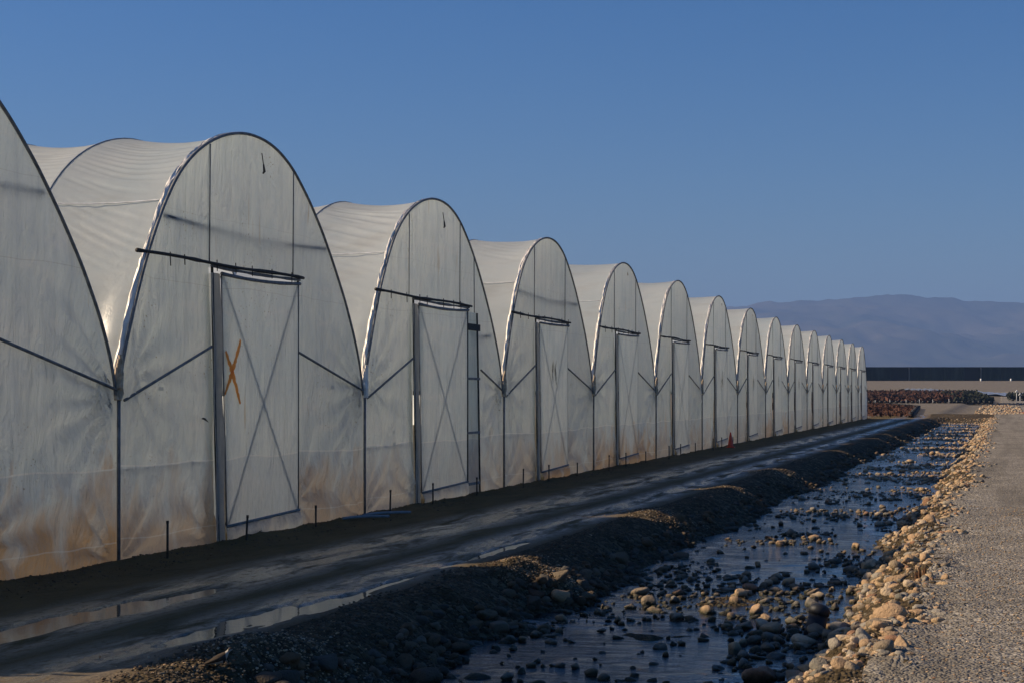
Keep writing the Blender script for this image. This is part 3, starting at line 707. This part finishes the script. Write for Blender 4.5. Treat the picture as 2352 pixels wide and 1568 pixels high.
# ------------------------------------------------------------------ nursery beds beyond
def bed(name,poly,hh,cnt,leaf,mat,label,catg,pots=True):
    P=np.array(poly); x0,y0=P.min(0); x1,y1=P.max(0); pts=[]
    def inside(x,y):
        c=False; j=len(P)-1
        for i in range(len(P)):
            if (P[i,1]>y)!=(P[j,1]>y) and x<(P[j,0]-P[i,0])*(y-P[i,1])/(P[j,1]-P[i,1])+P[i,0]: c=not c
            j=i
        return c
    while len(pts)<cnt:
        x=rng.uniform(x0,x1); y=rng.uniform(y0,y1)
        if inside(x,y): pts.append((x,y))
    pts=np.array(pts); un=np.array([to_un(*p) for p in pts]); gz=ground(un[:,0],un[:,1],0)
    lumps=.8+.2*fbm(pts[:,0]/2.5,pts[:,1]/3.,77,2)
    z=gz+.22+(hh-.22)*lumps*rng.random(cnt)**.5
    c=np.stack([pts[:,0],pts[:,1],z],1); a=rng.normal(size=(cnt,3))*leaf; b_=rng.normal(size=(cnt,3))*leaf
    V=np.stack([c+a,c+b_,c-a,c-b_],1).reshape(-1,3); F=np.arange(cnt*4).reshape(-1,4)
    o=obj(name,V,F,mat,None,False); tag(o,label,catg,kind='stuff')
    if pots:
        m=MB(); n=len(P)
        for i in pots:
            p,q=P[i],P[(i+1)%n]; L=np.linalg.norm(q-p); k=int(L/.9)
            for j in range(k):
                x,y=p+(q-p)*(j+.5)/k; uu,nn_=to_un(x,y); zz=float(ground(uu,nn_,0)); r=.30
                m.tube([(x,y,zz-.1),(x,y,zz+.40)],[r*.85,r],7)
        oo=m.build('nursery_pots',M['pot']); tag(oo,'row of black nursery pots along the front of the '+label.split(',')[0],'plant pots',kind='stuff')
    return o
bed('flower_bed',[(30,158),(36.2,158),(52.5,225),(56,262),(30,262)],.30,9000,.11,M['redleaf'],'near bed of rust red potted plants, just past the last greenhouse','plants',[1,2])
bed('flower_bed',[(45,298),(75.5,298),(79,306),(104,400),(60,400)],.8,15000,.26,M['redleaf'],'far bed of rust red potted plants, the longer one','plants',[0,1])
bed('shrub_bed',[(75.5,297),(82,297),(106,398),(97,398)],.75,6000,.26,M['darkleaf'],'dark green potted shrubs at the right end of the far red bed','shrubs',[0])
bed('shrub_bed',[(91,318),(110,318),(130,318),(135,345),(98,345)],1.1,5000,.24,M['darkleaf'],'low dark shrubs in the field near the right edge of the frame','shrubs',[0,1])
for j in range(9):
    x=54.+j*2.5+random.uniform(-.4,.4); y=295.5; u,n=to_un(x,y); o=MB().tube([(0,0,-.1),(0,0,.5+.25*random.random())],.03,6).build('white_stake',M['white']); o.location=(x,y,float(ground(u,n,0)))
    tag(o,'thin white stake at the front of the far red plant bed','stake','white stakes before the plant beds')
for (x,y,hh,sd_) in ((113.5,309,1.7,1),(114.6,306,1.2,2)):
    u,n=to_un(x,y); e=empty('sprinkler_stand',['','taller white sprinkler stand by the low dark shrubs at right','shorter white sprinkler stand in front of the taller one'][sd_],'sprinkler'); e.location=(x-22.5,y,float(ground(u-6,n-20,0)))
    MB().tube([(0,0,-.1),(0,0,hh)],.05,6).build('riser',M['white'],e); MB().tube([(-.25,0,hh),(0,0,hh+.3),(.25,0,hh)],[.06,.17,.06],7).build('sprinkler_head',M['white'],e)
    e.location.x=(2335-1176)/4000*y-(sd_-1)*-.6
# blue grey covers on the ground
for i,(xa,xb,ya,yb,lb) in enumerate(((2190,2270,385,430,'blue grey plastic sheet over a low row beyond the shrubs, the left one'),(2275,2420,350,405,'wide blue grey plastic sheet behind the low dark shrubs at right'),(2085,2150,425,450,'pale grey sheet lying behind the far red plants'))):
    V=[]; n1,n2=24,8
    for a in range(n1):
        for b in range(n2):
            y=ya+(yb-ya)*b/(n2-1.); x=((xa+(xb-xa)*a/(n1-1.))-1176)/4000*(ya+yb)/2; u,n=to_un(x,y)
            V.append((x,y,float(ground(u,n,0))+(.15+.35*abs(math.sin(b*1.6)))*(1 if 0<b<n2-1 else 0)+.1*math.sin(a*1.3)*math.sin(b)))
    o=MB().grid(V,n1,n2).build('plastic_sheet',M['cover'] if i<2 else M['whitepipe']); tag(o,lb,'sheet')
# black weed cloth with a pale edge, red hose
x=(2340-1176)/4000*262; y=262; u,n=to_un(x,y); z=float(ground(u,n,0)); m=MB()
V=[(x-3+.35*a, y+.5*b+.8*math.sin(a*.7), z+.05+(.35*abs(math.sin(a*1.1+b)))*(b in(1,2))) for a in range(22) for b in range(4)]
o=m.grid(V,22,4).build('ground_cloth',M['black']); tag(o,'crumpled black cloth lying on the gravel at the right edge','cloth')
x=(2325-1176)/4000*188; y=186; u,n=to_un(x,y); z=float(ground(u,n,0))+.06
o=MB().tube([(x+.3*a,y+.25*math.sin(a*.8),z+.03*math.sin(a)) for a in range(9)],.045,6).build('hose',M['red']); tag(o,'short piece of red hose lying on the gravel by the right edge','hose')
# ------------------------------------------------------------------ shade house in the distance
t=NT('dark_shade_net'); o=t.obc(); a=t.noise(t.map(o,(.35,1,.05)),1.5,4,.6); b=t.noise(t.map(o,(1.2,1,.5)),1.5,5,.7); zz=t.n('ShaderNodeSeparateXYZ',{0:o}).outputs[2]
c=t.mix(t.ramp(a,.4,.65),(.008,.016,.014),(.026,.038,.032)); c=t.mix(t.math('MULTIPLY',t.ramp(b,.5,.72),t.ramp(zz,3.2,.8),True),c,(.045,.075,.028)); M['net']=t.done(t.bsdf(c,.9,None,.1))
M['netdark']=plain('black_opening',(.008,.011,.014),.95)
YS=600.; zs=6.6; hS=5.0; sh=empty('shade_house','long low dark shade house beyond the field, below the mountains','shade house')
sh.location=(110,YS,zs)
x_0,x_1=-70.,230.; doors=[(33.5-22,42-22,),(48.2,57)]
def sx(px): return (px-1176)/4000*YS-110
doors=[(sx(2045),sx(2087)),(sx(2215),sx(2252))]
segs=[(x_0,doors[0][0]),(doors[0][1],doors[1][0]),(doors[1][1],x_1)]
for a,b in segs:
    m=MB(); n=max(2,int((b-a)/3)); V=[]
    for i in range(n+1):
        for j in range(5): V.append((a+(b-a)*i/n,.12*math.sin(i*1.9+j),hS*j/4-(.3 if j==0 else 0)))
    m.grid(V,n+1,5); m.build('net_wall',M['net'],sh)
for a,b in doors: MB().box(a,b,.6,.8,-.3,hS-.15).build('opening',M['netdark'],sh,False)
MB().box(x_0,x_1,-.1,40,hS,hS+.12).build('net_roof',M['net'],sh,False)
MB().box(x_0,x_1,39.9,40,-1,hS).build('net_wall',M['net'],sh,False)
for px in (1990,2045,2088,2138,2170,2214,2253,2300,2345): MB().box(sx(px)-.13,sx(px)+.13,-.28,-.02,-.3,hS-.02).build('post',M['netpost' if px in(2088,2253) else 'net'],sh,False)
for px,nm in ((2253,'left'),(2322,'right')):
    o=MB().tube([(0,0,-.3),(0,0,1.1)],.28,8).build('white_drum',M['white']); o.location=((px-1176)/4000*596,596,zs); tag(o,'small white drum before the distant shade house, the %s one'%nm,'drum')
# ------------------------------------------------------------------ mountains
t=NT('mountain_scrub'); o=t.obc(); a=t.noise(o,.0016,8,.62); b=t.noise(o,.007,6,.6)
c=t.mix(t.ramp(a,.38,.62),(.030,.036,.026),(.095,.082,.058)); c=t.mix(t.ramp(b,.45,.7,0,.6),c,(.06,.062,.04)); M['mount']=t.done(t.bsdf(c,1.,None,0))
prof=np.array([(300,860),(900,800),(1400,740),(1620,708),(1700,701),(1760,697),(1850,694),(1915,690),(1960,687),(2010,682),(2060,680),(2130,684),(2200,687),(2270,690),(2352,697),(2500,700),(2700,722),(3100,760),(3800,840)],float)
mx=np.linspace(-2500,6000,420); my=np.concatenate([np.linspace(6200,9000,70),np.linspace(9040,10500,20)])
U_,Y_=np.meshgrid(mx,my,indexing='ij'); rid=np.interp(1176+4000*U_/9000,prof[:,0],(905-prof[:,1])/4000*9000)+H
f=np.clip((Y_-6200)/2800,0,1); f=np.where(Y_>9000,1-(Y_-9000)/1500*.9,f**1.15)
rd=1-np.abs(fbm(U_/700,Y_/1500,61,5)); rr=rd*2-1
zz=40+(rid-40)*f; zz=zz+95*(rr-.35)*np.sin(np.clip((Y_-6200)/2800,0,1)*math.pi)+16*fbm(U_/170,Y_/200,63,4)*np.clip(f*4,0,1)+9*fbm(U_/60,Y_/90,64,3)*np.clip(f*4,0,1)
o=obj('mountains',np.stack([U_.ravel(),Y_.ravel(),zz.ravel()],1),gridF(len(mx),len(my)),M['mount']); tag(o,kind='structure')
# ------------------------------------------------------------------ haze
hz=MB().box(-6000,8000,-120,12500,-2.0,640).build('haze',None,None,False)
t=NT('haze_air'); t.out; v=t.n('ShaderNodeVolumePrincipled',{'Color':(.27,.45,.86,1),'Density':1.35e-4,'Anisotropy':.0}); t.t.links.new(v.outputs[0],t.out.inputs['Volume'])
hz.data.materials.clear(); hz.data.materials.append(t.m); tag(hz,kind='stuff')
print('done')
